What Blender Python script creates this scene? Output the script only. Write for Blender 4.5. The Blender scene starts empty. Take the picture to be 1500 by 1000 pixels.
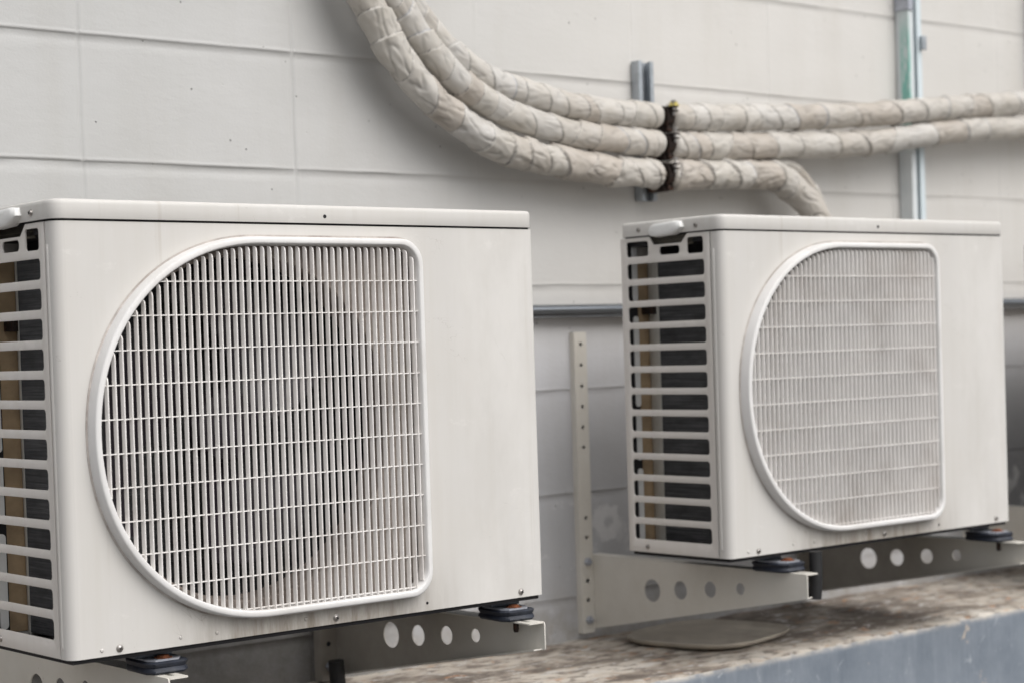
import bpy, bmesh, math, random
from mathutils import Vector, Matrix, noise
from math import sin, cos, pi, radians, sqrt
random.seed(7)
sc = bpy.context.scene
YW = .5439; ZL = -.190
COL = sc.collection

# ------------------------------------------------------------------ helpers
def tag(o, label=None, cat=None, group=None, kind=None):
    if label: o['label'] = label
    if cat: o['category'] = cat
    if group: o['group'] = group
    if kind: o['kind'] = kind
    return o

def thing(name, label, cat, loc=(0, 0, 0), rot=(0, 0, 0), group=None):
    o = bpy.data.objects.new(name, None); COL.objects.link(o)
    o.location = loc; o.rotation_euler = rot; o.empty_display_size = .05
    return tag(o, label, cat, group)

def obj(name, bm, mat, parent=None, smooth=None, loc=None, recalc=True):
    if recalc: bmesh.ops.recalc_face_normals(bm, faces=bm.faces[:])
    me = bpy.data.meshes.new(name); bm.to_mesh(me); bm.free()
    me.materials.append(mat)
    if smooth is not None:
        for p in me.polygons: p.use_smooth = True
        if smooth < 180: me.set_sharp_from_angle(angle=radians(smooth))
    o = bpy.data.objects.new(name, me); COL.objects.link(o)
    if parent: o.parent = parent
    if loc: o.location = loc
    return o

def copy_tree(o, parent=None):
    c = o.copy(); COL.objects.link(c)
    if parent: c.parent = parent
    for ch in list(o.children): copy_tree(ch, c)
    return c

def box(bm, x0, x1, y0, y1, z0, z1, bev=0, seg=2):
    vs = [bm.verts.new((x, y, z)) for x in (x0, x1) for y in (y0, y1) for z in (z0, z1)]
    q = [(0, 1, 3, 2), (4, 6, 7, 5), (0, 4, 5, 1), (2, 3, 7, 6), (0, 2, 6, 4), (1, 5, 7, 3)]
    fs = [bm.faces.new([vs[i] for i in f]) for f in q]
    if bev:
        es = list({e for f in fs for e in f.edges})
        bmesh.ops.bevel(bm, geom=es, offset=bev, segments=seg, profile=.5, affect='EDGES')
    return vs

def prism(bm, pts, fn, a, b):
    """extrude polygon pts (u,v) between w=a and w=b; fn(u,v,w)->xyz"""
    A = [bm.verts.new(fn(u, v, a)) for u, v in pts]
    B = [bm.verts.new(fn(u, v, b)) for u, v in pts]
    bm.faces.new(A); bm.faces.new(B[::-1])
    n = len(pts)
    for i in range(n):
        bm.faces.new((A[i], B[i], B[(i+1) % n], A[(i+1) % n]))

def lathe(bm, prof, c, axis='z', seg=24, flip=1):
    """prof: list of (r, h)"""
    rings = []
    for r, h in prof:
        ring = []
        for k in range(seg):
            a = 2*pi*k/seg; p, q = r*cos(a), r*sin(a); h2 = h*flip
            v = (p, q, h2) if axis == 'z' else ((p, h2, q) if axis == 'y' else (h2, p, q))
            ring.append(bm.verts.new((c[0]+v[0], c[1]+v[1], c[2]+v[2])))
        rings.append(ring)
    for a, b in zip(rings, rings[1:]):
        for k in range(seg):
            bm.faces.new((a[k], a[(k+1) % seg], b[(k+1) % seg], b[k]))
    bm.faces.new(rings[0]); bm.faces.new(rings[-1])

def rrect(x0, x1, z0, z1, r, n=5):
    pts = []
    for cx, cz, a0 in ((x1-r, z1-r, 0), (x0+r, z1-r, pi/2), (x0+r, z0+r, pi), (x1-r, z0+r, 1.5*pi)):
        for k in range(n+1):
            a = a0+pi/2*k/n; pts.append((cx+r*cos(a), cz+r*sin(a)))
    return pts

def circle(cx, cz, r, n=32):
    return [(cx+r*cos(2*pi*k/n), cz+r*sin(2*pi*k/n)) for k in range(n)]

def plate(bm, loops, fn, half, bevel=0):
    """flat plate with holes; loops in (u,v); fn(u,v,w)->xyz, thickness 2*half"""
    cu = bpy.data.curves.new('tmp', 'CURVE'); cu.dimensions = '2D'; cu.fill_mode = 'BOTH'
    cu.extrude = half; cu.bevel_depth = bevel; cu.bevel_resolution = 1; cu.offset = -bevel
    for L in loops:
        s = cu.splines.new('POLY'); s.points.add(len(L)-1); s.use_cyclic_u = True
        for i, (u, v) in enumerate(L): s.points[i].co = (u, v, 0, 1)
    o = bpy.data.objects.new('tmp', cu); COL.objects.link(o)
    dg = bpy.context.evaluated_depsgraph_get(); dg.update()
    me = bpy.data.meshes.new_from_object(o.evaluated_get(dg))
    b2 = bmesh.new(); b2.from_mesh(me)
    bmesh.ops.remove_doubles(b2, verts=b2.verts[:], dist=1e-6)
    m = {}
    for v in b2.verts: m[v.index] = bm.verts.new(fn(v.co.x, v.co.y, v.co.z))
    for f in b2.faces:
        try: bm.faces.new([m[v.index] for v in f.verts])
        except ValueError: pass
    b2.free(); bpy.data.objects.remove(o); bpy.data.curves.remove(cu); bpy.data.meshes.remove(me)

def catmull(P, step):
    pts = [Vector(p) for p in P]; out = []
    pts = [2*pts[0]-pts[1]]+pts+[2*pts[-1]-pts[-2]]
    dense = []
    for i in range(1, len(pts)-2):
        p0, p1, p2, p3 = pts[i-1:i+3]
        for k in range(24):
            t = k/24
            dense.append(.5*((2*p1)+(p2-p0)*t+(2*p0-5*p1+4*p2-p3)*t*t+(3*p1-p0-3*p2+p3)*t**3))
    dense.append(pts[-2])
    # light smoothing
    for _ in range(30):
        dense = [dense[0]]+[(dense[i-1]+dense[i]*2+dense[i+1])/4 for i in range(1, len(dense)-1)]+[dense[-1]]
    acc = 0; out = [dense[0]]
    for a, b in zip(dense, dense[1:]):
        d = (b-a).length
        if d == 0: continue
        while acc+d >= step:
            t = (step-acc)/d; a = a.lerp(b, t); out.append(a.copy()); d = (b-a).length; acc = 0
            if d == 0: break
        acc += d
    return out

# ------------------------------------------------------------------ materials
class NT:
    def __init__(s, name, rough=.5, metal=0, spec=.5):
        s.m = bpy.data.materials.new(name); s.m.use_nodes = True
        s.n = s.m.node_tree.nodes; s.l = s.m.node_tree.links
        s.b = s.n['Principled BSDF']; s.b.inputs['Roughness'].default_value = rough
        s.b.inputs['Metallic'].default_value = metal
        s.b.inputs['Specular IOR Level'].default_value = spec
        s.tc = s.n.new('ShaderNodeTexCoord')
    def map(s, scale=(1, 1, 1), loc=(0, 0, 0)):
        m = s.n.new('ShaderNodeMapping'); m.inputs['Scale'].default_value = scale; m.inputs['Location'].default_value = loc
        s.l.new(s.tc.outputs['Object'], m.inputs['Vector']); return m.outputs[0]
    def noise(s, scale, detail=4, rough=.55, vec=None, dist=0):
        t = s.n.new('ShaderNodeTexNoise'); t.inputs['Scale'].default_value = scale
        t.inputs['Detail'].default_value = detail; t.inputs['Roughness'].default_value = rough; t.inputs['Distortion'].default_value = dist
        s.l.new(vec if vec else s.tc.outputs['Object'], t.inputs['Vector']); return t.outputs[0]
    def voro(s, scale, vec=None, rnd=1):
        t = s.n.new('ShaderNodeTexVoronoi'); t.inputs['Scale'].default_value = scale; t.inputs['Randomness'].default_value = rnd
        s.l.new(vec if vec else s.tc.outputs['Object'], t.inputs['Vector']); return t.outputs['Distance']
    def ramp(s, f, stops):
        r = s.n.new('ShaderNodeValToRGB'); e = r.color_ramp.elements
        while len(e) < len(stops): e.new(.5)
        for i, (p, c) in enumerate(stops):
            e[i].position = p; e[i].color = (c if isinstance(c, tuple) else (c, c, c))+(1,)
        s.l.new(f, r.inputs[0]); return r.outputs[0]
    def mix(s, f, a, b, mode='MIX'):
        m = s.n.new('ShaderNodeMix'); m.data_type = 'RGBA'; m.blend_type = mode
        for sock, v in ((m.inputs[0], f), (m.inputs[6], a), (m.inputs[7], b)):
            if isinstance(v, (int, float)): sock.default_value = v if sock == m.inputs[0] else (v, v, v, 1)
            elif isinstance(v, tuple): sock.default_value = v+(1,)
            else: s.l.new(v, sock)
        return m.outputs[2]
    def math(s, op, a, b=0, c=None):
        m = s.n.new('ShaderNodeMath'); m.operation = op
        for i, v in enumerate((a, b) if c is None else (a, b, c)):
            if isinstance(v, (int, float)): m.inputs[i].default_value = v
            else: s.l.new(v, m.inputs[i])
        return m.outputs[0]
    def xyz(s):
        x = s.n.new('ShaderNodeSeparateXYZ'); s.l.new(s.tc.outputs['Object'], x.inputs[0]); return x.outputs
    def band(s, v, lo, hi):
        m = s.n.new('ShaderNodeMapRange'); m.interpolation_type = 'SMOOTHSTEP'
        s.l.new(v, m.inputs[0]); m.inputs[1].default_value = lo; m.inputs[2].default_value = hi; return m.outputs[0]
    def attr(s, name):
        a = s.n.new('ShaderNodeAttribute'); a.attribute_name = name; return a
    def bump(s, h, strength=.3, dist=.001, prev=None):
        b = s.n.new('ShaderNodeBump'); b.inputs['Strength'].default_value = strength; b.inputs['Distance'].default_value = dist
        s.l.new(h, b.inputs['Height'])
        if prev: s.l.new(prev, b.inputs['Normal'])
        s.l.new(b.outputs[0], s.b.inputs['Normal']); return b.outputs[0]
    def color(s, c):
        if isinstance(c, tuple): s.b.inputs['Base Color'].default_value = c+(1,)
        else: s.l.new(c, s.b.inputs['Base Color'])
        return s
    def rough(s, f): s.l.new(f, s.b.inputs['Roughness']); return s

def simple(name, col, rough=.5, metal=0, var=.12, scale=30, bump=0, dirt=None, dirt_amt=.4):
    t = NT(name, rough, metal)
    n = t.noise(scale, 5)
    dark = tuple(c*(1-var) for c in col); lite = tuple(min(1, c*(1+var)) for c in col)
    c = t.ramp(n, [(.3, dark), (.7, lite)])
    if dirt:
        d = t.noise(scale*.35, 6, .7)
        c = t.mix(t.ramp(d, [(.5, 0.0), (.72, dirt_amt)]), c, dirt)
    t.color(c)
    if bump: t.bump(t.noise(scale*6, 4), bump, .001)
    return t.m

def paint_mat(name, col, front=False):
    """sprayed sheet metal with rain streaks, faint stains, specks and orange peel"""
    t = NT(name, .5)
    st = t.noise(1, 6, .65, t.map((38, 38, 2.4)))          # vertical streaks
    st2 = t.noise(1, 4, .6, t.map((120, 120, 7), (3, 1, 0)))
    big = t.noise(5, 4, .6)
    c = t.mix(t.ramp(st, [(.46, 0.0), (.72, .28)]), tuple(col), tuple(v*k for v, k in zip(col, (.86, .84, .79))))
    c = t.mix(t.ramp(st2, [(.60, 0.0), (.78, .22)]), c, tuple(min(.95, v*1.16) for v in col))
    c = t.mix(t.ramp(big, [(.35, 0.0), (.75, .45)]), c, tuple(v*k for v, k in zip(col, (.91, .895, .86))))
    scf = t.noise(1, 6, .75, t.map((9, 9, 16), (2, 7, 4)))
    c = t.mix(t.ramp(scf, [(.60, 0.0), (.66, .28)]), c, tuple(min(.95, v*1.22) for v in col))
    drp = t.math('MULTIPLY', t.ramp(t.noise(1, 3, .5, t.map((75, 75, .9), (7, 2, 1))), [(.60, 0.0), (.68, 1.0)]), t.ramp(t.noise(4, 4, .6), [(.45, 0.0), (.65, .40)]))
    c = t.mix(drp, c, tuple(v*k for v, k in zip(col, (.76, .72, .66))))
    scr = t.ramp(t.math('ABSOLUTE', t.math('SUBTRACT', t.noise(6, 3, .6, None, 2.5), .5)), [(.0008, 1.0), (.0028, 0.0)])
    scr = t.math('MULTIPLY', scr, t.ramp(t.noise(9, 2), [(.60, 0.0), (.66, .5)]))
    c = t.mix(scr, c, (.30, .27, .24))
    spk = t.voro(210); sm = t.noise(19, 2)
    spm = t.math('MULTIPLY', t.ramp(spk, [(.05, 1.0), (.1, 0.0)]), t.ramp(sm, [(.6, 0.0), (.64, 1.0)]))
    c = t.mix(t.math('MULTIPLY', spm, .55), c, (.12, .09, .06))
    if front:
        X, Y, Z = t.xyz()
        # grime gathered under the grille and along the lower edge
        low = t.math('SUBTRACT', 1.0, t.band(Z, .0, .105))
        dx = t.math('MULTIPLY', t.band(X, .10, .30), t.math('SUBTRACT', 1.0, t.band(X, .47, .68)))
        gn = t.ramp(t.noise(1, 5, .7, t.map((42, 42, 7), (1, 5, 2))), [(.3, .25), (.68, 1.0)])
        g = t.math('MULTIPLY', t.math('MULTIPLY', low, dx), gn)
        c = t.mix(t.math('MULTIPLY', g, .95), c, (.17, .135, .095))
        wr = t.math('MULTIPLY', t.band(X, .60, .70), t.ramp(t.noise(7, 5, .65, t.map((1, 1, .5), (4, 0, 3))), [(.42, 0.0), (.66, .45)]))
        c = t.mix(wr, c, tuple(min(.95, v*1.22) for v in col))
        t.b.inputs['Coat Weight'].default_value = 0
    t.color(c)
    t.rough(t.ramp(st, [(.3, .42), (.7, .6)]))
    t.bump(t.noise(420, 2), .07, .0005, t.bump(t.noise(7, 2), .25, .002))
    return t.m

BODY = (.60, .583, .560)
M = {}
M['paint'] = paint_mat('painted_sheet', BODY)
M['front'] = paint_mat('painted_front_sheet', BODY, True)
M['side'] = paint_mat('painted_side_sheet', (.635, .605, .575))
M['rim'] = simple('white_plastic_rim', (.71, .70, .69), .62, var=.04, scale=14, dirt=(.40, .36, .31), dirt_amt=.28)
M['bars'] = simple('white_plastic_bars', (.81, .785, .762), .5, var=.05, scale=16, dirt=(.42, .36, .31), dirt_amt=.35)
M['handle'] = simple('white_plastic_handle', (.74, .74, .73), .4, var=.03, scale=20, dirt=(.45, .42, .37), dirt_amt=.25)
M['dark'] = simple('dark_interior', (.012, .011, .013), .8, var=.3, scale=25)
M['black'] = simple('black_rubber', (.012, .012, .013), .55, var=.3, scale=40, bump=.3)
M['navy'] = simple('navy_rubber', (.014, .018, .030), .6, var=.35, scale=70, bump=.4, dirt=(.09, .09, .095), dirt_amt=.35)
M['zinc'] = simple('dull_zinc', (.40, .42, .47), .45, .35, var=.2, scale=60, bump=.2, dirt=(.2, .17, .14), dirt_amt=.5)
M['screw'] = simple('steel_screw', (.42, .40, .38), .35, .85, var=.3, scale=200, dirt=(.12, .06, .03), dirt_amt=.6)
M['rust'] = simple('rust', (.20, .065, .025), .85, .1, var=.5, scale=120, bump=.6, dirt=(.03, .018, .012), dirt_amt=.8)
M['darkrust'] = simple('dark_rust', (.018, .010, .007), .7, .3, var=.6, scale=90, bump=.6, dirt=(.22, .08, .03), dirt_amt=.6)
M['brass'] = simple('yellow_zinc', (.62, .52, .16), .4, .6, var=.25, scale=80)
M['fan'] = simple('dark_fan_plastic', (.012, .007, .014), .5, var=.3, scale=20, dirt=(.035, .024, .024), dirt_amt=.4)
M['shroud'] = simple('shroud_sheet', (.28, .242, .215), .7, var=.25, scale=14, dirt=(.05, .032, .025), dirt_amt=.85)
M['post'] = simple('interior_plate', (.60, .59, .55), .5, var=.1, scale=20, dirt=(.2, .15, .1), dirt_amt=.4)
M['foot'] = simple('blue_grey_foot', (.10, .115, .14), .5, .3, var=.3, scale=60, dirt=(.04, .035, .03), dirt_amt=.6)
M['rim_shade'] = simple('brown_grey_rim_shade', (.46, .42, .39), .8, var=.3, scale=30, dirt=(.13, .09, .07), dirt_amt=.7)  # dirt here is the darker tone of the painted rim shade
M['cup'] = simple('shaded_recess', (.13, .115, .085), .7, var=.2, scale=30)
M['brown'] = simple('aged_tube_sheet', (.36, .26, .16), .65, var=.22, scale=30, bump=.2, dirt=(.07, .05, .03), dirt_amt=.6)
M['strut'] = simple('galvanised_strut', (.40, .43, .46), .42, .6, var=.16, scale=45, dirt=(.22, .23, .25), dirt_amt=.4)
M['tray'] = simple('grey_plastic_tray', (.38, .34, .285), .6, var=.18, scale=14, bump=.2, dirt=(.07, .055, .04), dirt_amt=.6)

def coil_mat():
    t = NT('coil_fins', .6, .25)
    n = t.noise(1, 5, .6, t.map((6, 9, 420)))
    n2 = t.noise(1, 3, .6, t.map((5, 14, 40), (2, 2, 2)))
    c = t.ramp(n, [(.3, (.030, .031, .034)), (.7, (.12, .12, .125))])
    c = t.mix(t.ramp(n2, [(.35, .0), (.7, .75)]), c, (.020, .020, .022))
    t.color(c); t.bump(n, .8, .002); return t.m
M['coil'] = coil_mat()

def bracket_mat(inner_shade=0):
    t = NT('cream_powder_coat', .48)
    c = t.mix(t.ramp(t.noise(9, 5, .65), [(.4, 0.0), (.7, .5)]), (.68, .655, .60), (.57, .535, .47))
    r = t.ramp(t.noise(60, 6, .7), [(.66, 0.0), (.72, .75)])
    c = t.mix(r, c, (.22, .10, .045))
    if inner_shade:  # shade under the unit painted in, darker towards the wall
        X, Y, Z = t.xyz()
        shade_mask = t.math('MULTIPLY', t.band(Y, .03, .26), t.ramp(t.noise(7, 5, .65), [(.3, .7), (.65, 1.0)]))
        c = t.mix(t.math('MULTIPLY', shade_mask, inner_shade), c, (.15, .125, .10))
    t.color(c)
    t.bump(t.noise(300, 2), .08, .0005); return t.m
M['bracket'] = bracket_mat(); M['bracket_shaded'] = bracket_mat(.72)

def green_mat():
    t = NT('galvanised_with_green_print', .5, .05)
    X, Y, Z = t.xyz()
    n = t.noise(1, 6, .7, t.map((90, 90, 22)))
    c = t.mix(t.ramp(t.noise(26, 4), [(.35, 0.0), (.7, .6)]), (.66, .69, .70), (.56, .60, .61))
    a = t.math('MULTIPLY', t.band(Z, .79, .86), t.math('SUBTRACT', 1.0, t.band(Z, 1.0, 1.16)))
    side = t.math('MULTIPLY', t.math('SUBTRACT', 1.0, t.band(X, .002, .008)), t.math('SUBTRACT', 1.0, t.band(Y, YW-.020, YW-.009)))
    g = t.math('MULTIPLY', t.ramp(n, [(.40, .15), (.56, 1.0)]), t.math('MULTIPLY', a, side))
    c = t.mix(t.math('MULTIPLY', g, .85), c, (.13, .46, .38))
    c = t.mix(t.math('MULTIPLY', t.band(X, .010, .020), .45), c, (.58, .70, .76))
    t.color(c); return t.m
M['green'] = green_mat()

def conduit_mat():
    t = NT('galvanised_conduit', .24, .95)
    t.color(t.ramp(t.noise(1, 4, .6, t.map((3, 60, 60))), [(.3, (.24, .26, .28)), (.7, (.34, .36, .39))]))
    return t.m
M['conduit'] = conduit_mat()

def wall_mat():
    t = NT('painted_block', .62)
    X, Y, Z = t.xyz()
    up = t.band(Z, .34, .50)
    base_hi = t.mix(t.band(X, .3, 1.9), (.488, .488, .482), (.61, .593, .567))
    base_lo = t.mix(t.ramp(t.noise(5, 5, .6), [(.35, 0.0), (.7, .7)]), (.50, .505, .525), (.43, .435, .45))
    base_lo = t.mix(t.band(Z, .12, .44), base_lo, (.68, .68, .70))  # bluish lower paint, with the fall of shade below the conduit painted in
    rt = t.math('MULTIPLY', t.band(X, 2.45, 2.75), t.math('SUBTRACT', 1.0, t.band(Z, .05, .46)))  # right end darker: dark paint plus occlusion shade put into the colour
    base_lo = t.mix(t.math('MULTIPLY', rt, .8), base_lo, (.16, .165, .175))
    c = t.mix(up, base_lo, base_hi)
    c = t.mix(t.ramp(t.noise(2.3, 5, .6), [(.35, 0.0), (.75, .5)]), c, t.mix(1.0, c, (.90, .90, .885), 'MULTIPLY'))
    c = t.mix(t.ramp(t.noise(1, 5, .65, t.map((9, 9, 1.2))), [(.5, 0.0), (.75, .35)]), c, t.mix(1.0, c, (.86, .84, .80), 'MULTIPLY'))
    # white efflorescence low down
    ef = t.math('MULTIPLY', t.math('SUBTRACT', 1.0, t.band(Z, .06, .14)), t.ramp(t.noise(16, 4, .6, None, 1.2), [(.57, 0.0), (.63, .6)]))
    c = t.mix(ef, c, (.58, .58, .59))
    dxs = t.math('MULTIPLY', t.math('SUBTRACT', X, 1.437), 1.0); dzs = t.math('SUBTRACT', Z, .034)
    rr = t.math('SQRT', t.math('ADD', t.math('MULTIPLY', dxs, dxs), t.math('MULTIPLY', dzs, dzs)))
    rr = t.math('ADD', rr, t.math('MULTIPLY', t.math('SUBTRACT', t.noise(38, 4, .6), .5), .05))
    c = t.mix(t.math('MULTIPLY', t.math('MULTIPLY', t.math('SUBTRACT', 1.0, t.band(rr, .030, .042)), t.band(rr, .004, .016)), .75), c, (.66, .66, .665))
    # dirt close to the ledge
    dz = t.math('MULTIPLY', t.math('SUBTRACT', 1.0, t.band(Z, -.2, -.03)), t.ramp(t.noise(22, 6, .7), [(.35, .1), (.65, .8)]))
    c = t.mix(dz, c, (.30, .27, .23))
    under_shade = t.math('MULTIPLY', t.math('SUBTRACT', 1.0, t.band(X, .78, 1.0)), t.math('SUBTRACT', 1.0, t.band(Z, -.09, .03)))  # dark patch below the nearest unit: its shade painted into the wall colour
    under_shade = t.math('MULTIPLY', under_shade, t.ramp(t.noise(9, 6, .7), [(.3, .6), (.6, 1.0)]))
    c = t.mix(t.math('MULTIPLY', under_shade, .8), c, (.11, .105, .095))
    # pin holes
    pv = t.voro(38, t.map((1, 1, .8))); pm = t.noise(11, 2)
    pit = t.math('MULTIPLY', t.ramp(pv, [(.040, 1.0), (.065, 0.0)]), t.ramp(pm, [(.47, 0.0), (.51, 1.0)]))
    c = t.mix(t.math('MULTIPLY', pit, .8), c, (.10, .10, .10))
    # dirt in joints
    j = t.attr('joint').outputs['Fac']
    c = t.mix(t.math('MULTIPLY', j, .15), c, (.20, .195, .19))
    t.color(c)
    b = t.bump(t.noise(1, 5, .62, t.map((26, 26, 60))), .22, .0030)
    b = t.bump(t.noise(240, 3, .6), .22, .0012, b)
    t.bump(pit, .8, -.002, b)
    return t.m
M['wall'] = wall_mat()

def ledge_mats():
    t = NT('weathered_ledge_top', .85)
    v = t.map((1.0, 1.7, 1))
    n1 = t.noise(6, 7, .6, v, .5); n2 = t.noise(24, 5, .62, v, .3); n3 = t.noise(5, 4, .6, v)
    c = t.ramp(n1, [(.33, (.11, .09, .075)), (.44, (.27, .23, .19)), (.54, (.46, .41, .35)), (.70, (.58, .54, .48))])
    c = t.mix(t.ramp(n2, [(.50, 0.0), (.60, .75)]), c, (.12, .095, .08))
    X, Y, Z = t.xyz()
    pm = t.math('MULTIPLY', t.math('MULTIPLY', t.band(X, 1.45, 1.75), t.math('SUBTRACT', 1.0, t.band(X, 1.95, 2.35))), t.math('MULTIPLY', t.band(Y, .13, .22), t.ramp(t.noise(9, 5, .6, None, .6), [(.35, .25), (.6, .95)])))
    c = t.mix(pm, c, (.10, .08, .065))
    c = t.mix(t.ramp(t.noise(17, 5, .6, t.map((1, 2, 1), (5, 1, 0)), .8), [(.60, 0.0), (.68, .75)]), c, (.40, .19, .075))
    c = t.mix(t.ramp(t.noise(21, 6, .7, t.map((1, 2, 1), (9, 3, 0)), .5), [(.56, 0.0), (.62, .85)]), c, (.52, .50, .475))
    t.color(c)
    t.bump(n1, .8, .004, t.bump(n2, .7, .003)); top = t.m
    t = NT('blue_grey_painted_ledge', .6)
    X, Y, Z = t.xyz()
    c = t.ramp(t.noise(7, 6, .65), [(.3, (.150, .178, .215)), (.7, (.235, .265, .305))])
    c = t.mix(t.ramp(t.noise(1, 5, .6, t.map((30, 30, 4))), [(.5, 0.0), (.72, .5)]), c, (.30, .33, .37))
    c = t.mix(t.ramp(t.noise(26, 6, .72, None, .5), [(.60, 0.0), (.66, .7)]), c, (.40, .43, .46))
    ch = t.ramp(t.noise(13, 7, .72, t.map((1, 1, 1), (2.3, 0, .7)), .4), [(.635, 0.0), (.665, 1.0)])
    c = t.mix(ch, c, (.50, .43, .36))
    edge = t.math('MULTIPLY', t.band(Z, -.017, -.004), 1.0)
    en = t.ramp(t.noise(24, 5, .65), [(.38, .25), (.60, 1.0)])
    c = t.mix(t.math('MULTIPLY', edge, en), c, (.55, .51, .45))
    t.color(c); t.bump(t.noise(30, 6, .7), .6, .003); return top, t.m
M['ledge_top'], M['ledge_front'] = ledge_mats()

def pipe_mat():
    t = NT('wrapping_tape', .5)
    a = t.attr('tape').outputs['Color']
    c = t.mix(t.ramp(t.noise(28, 5, .65), [(.35, 0.0), (.7, .55)]), a, t.mix(1.0, a, (.80, .76, .70), 'MULTIPLY'))
    c = t.mix(t.ramp(t.noise(70, 4, .7), [(.66, 0.0), (.74, .25)]), c, (.24, .19, .15))
    t.color(c)
    t.bump(t.noise(45, 3, .5, None, .5), .30, .0018)
    return t.m
M['tape'] = pipe_mat()

def ground_mat():
    t = NT('concrete_ground', .85)
    c = t.ramp(t.noise(3, 8, .65), [(.3, (.085, .083, .08)), (.7, (.14, .136, .13))])
    t.color(c); t.bump(t.noise(60, 5), .5, .004); return t.m
M['ground'] = ground_mat()

# ------------------------------------------------------------------ setting
YW = .5439; ZL = -.190
def build_wall():
    """painted stack-bond block wall; joints are real hand-pointed grooves"""
    x0j, zA, g = .32556, .90338, .20226
    xs = []; x = -1.3
    while x < 9.5:
        xs.append(x)
        d = abs(((x-x0j)/(2*g)+.5) % 1-.5)*2*g
        x += (.0016 if d < .012 else .012) if x < 3.4 else .05
    zs = []; z = -.85
    while z < 2.2:
        zs.append(z)
        d = abs(((z-zA)/g+.5) % 1-.5)*g
        z += .0013 if d < .010 else .012
    bm = bmesh.new(); lay = bm.verts.layers.float.new('joint')
    grid = []
    for z in zs:
        row = []
        for x in xs:
            wz = .0016*noise.noise((x*2.1, 0, z*.2+3))+.0007*noise.noise((x*17, 2, z))
            dz = ((z-zA-wz)/g+.5) % 1-.5; dz *= g
            wx = .0020*noise.noise((1, x*.2, z*7))+.0008*noise.noise((9, 4, z*40))
            dx = (((x-x0j-wx)/(2*g)+.5) % 1-.5)*2*g
            kz = int(math.floor((z-zA)/g+.5))
            # horizontal: sharp ledge above, soft fill below
            m = .75+.35*noise.noise((x*6, 7, kz*3.1))
            hz = math.exp(-(max(0, dz-.0005)/.0012)**2) if dz > .0005 else math.exp(-((dz-.0005)/.0042)**2)
            vx = math.exp(-(dx/.0030)**2)*(.40+.40*noise.noise((x*.7, z*9, 3)))*(1 if x < .9 else .4)
            ridge = .25*math.exp(-((dx-.006)/.003)**2)*(.5+noise.noise((5, z*14, x)))
            fr = 1-.45*min(1, max(0, (x-.9)/.5)); d = max(.0034*fr*m*hz, .0030*max(0, vx))
            d -= .0016*max(0, ridge)+.0007*fr*m*math.exp(-((dz-.0050)/.0022)**2)
            blk = (math.floor((x-x0j)/(2*g)+.5-.5), math.floor((z-zA)/g))
            off = .0016*noise.noise((blk[0]*3.7+.3, blk[1]*2.9+.1, .5))
            off += .0009*noise.noise((x*9, 1, z*13))+.0002*noise.noise((x*50, 1, z*90))
            v = bm.verts.new((x, YW+d+off, z)); v[lay] = min(1, max(0, hz*m*.9 if abs(dz) < .004 else 0)+.35*max(0, vx))
            row.append(v)
        grid.append(row)
    for a, b in zip(grid, grid[1:]):
        for i in range(len(xs)-1):
            bm.faces.new((a[i], a[i+1], b[i+1], b[i]))
    # thickness and top
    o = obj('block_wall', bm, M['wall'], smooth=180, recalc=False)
    return tag(o, 'off-white painted concrete block wall with squared joints, behind the units', 'wall')
build_wall()

bm = bmesh.new(); s = 60
vs = [bm.verts.new(p) for p in ((-s, -s, -.85), (s, -s, -.85), (s, YW+.01, -.85), (-s, YW+.01, -.85))]
bm.faces.new(vs); tag(obj('ground', bm, M['ground']), kind='structure')

def build_ledge():
    t = thing('concrete_ledge', 'low blue-grey painted concrete ledge with a stained bare top along the wall foot', 'ledge', (0, 0, ZL))
    yf = lambda x: .108+.030*(x-1.0)*.9
    # top sheet
    bm = bmesh.new(); xs = [-.9+.012*i for i in range(430)]; nx = len(xs); N = 30
    rows = []
    for j in range(N+1):
        r = []
        for x in xs:
            e = .004*noise.noise((x*9, 1, 4))+.0025*noise.noise((x*40, 1, 4))
            y = yf(x)+e+(YW+.012-yf(x)-e)*j/N
            h = .0035*noise.noise((x*6, y*9, 0))+.0022*noise.noise((x*25, y*40, 2))
            if j == 0: h = -.005+.002*noise.noise((x*30, 0, 0))
            elif j == 1: h -= .0005
            r.append(bm.verts.new((x, y if j != 1 else yf(x)+e+.006, h)))
        rows.append(r)
    for a, b in zip(rows, rows[1:]):
        for i in range(nx-1): bm.faces.new((a[i], a[i+1], b[i+1], b[i]))
    obj('ledge_top', bm, M['ledge_top'], t, smooth=180, recalc=False)
    bm = bmesh.new(); prev = None; hs = [-.005, -.010, -.02, -.05, -.09, -.15, -.3, -.66]
    for x in xs:
        e = .004*noise.noise((x*9, 1, 4))+.0025*noise.noise((x*40, 1, 4))
        c = []
        for k, h in enumerate(hs):
            hh = -.005+.002*noise.noise((x*30, 0, 0)) if k == 0 else h
            ee = e if k == 0 else e*.4-.0015+.0015*noise.noise((x*12, h*20, 3))
            c.append(bm.verts.new((x, yf(x)+ee, hh)))
        if prev:
            for k in range(len(hs)-1): bm.faces.new((prev[k], prev[k+1], c[k+1], c[k]))
        prev = c
    obj('ledge_face', bm, M['ledge_front'], t, smooth=180)
    return t
build_ledge()

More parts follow.
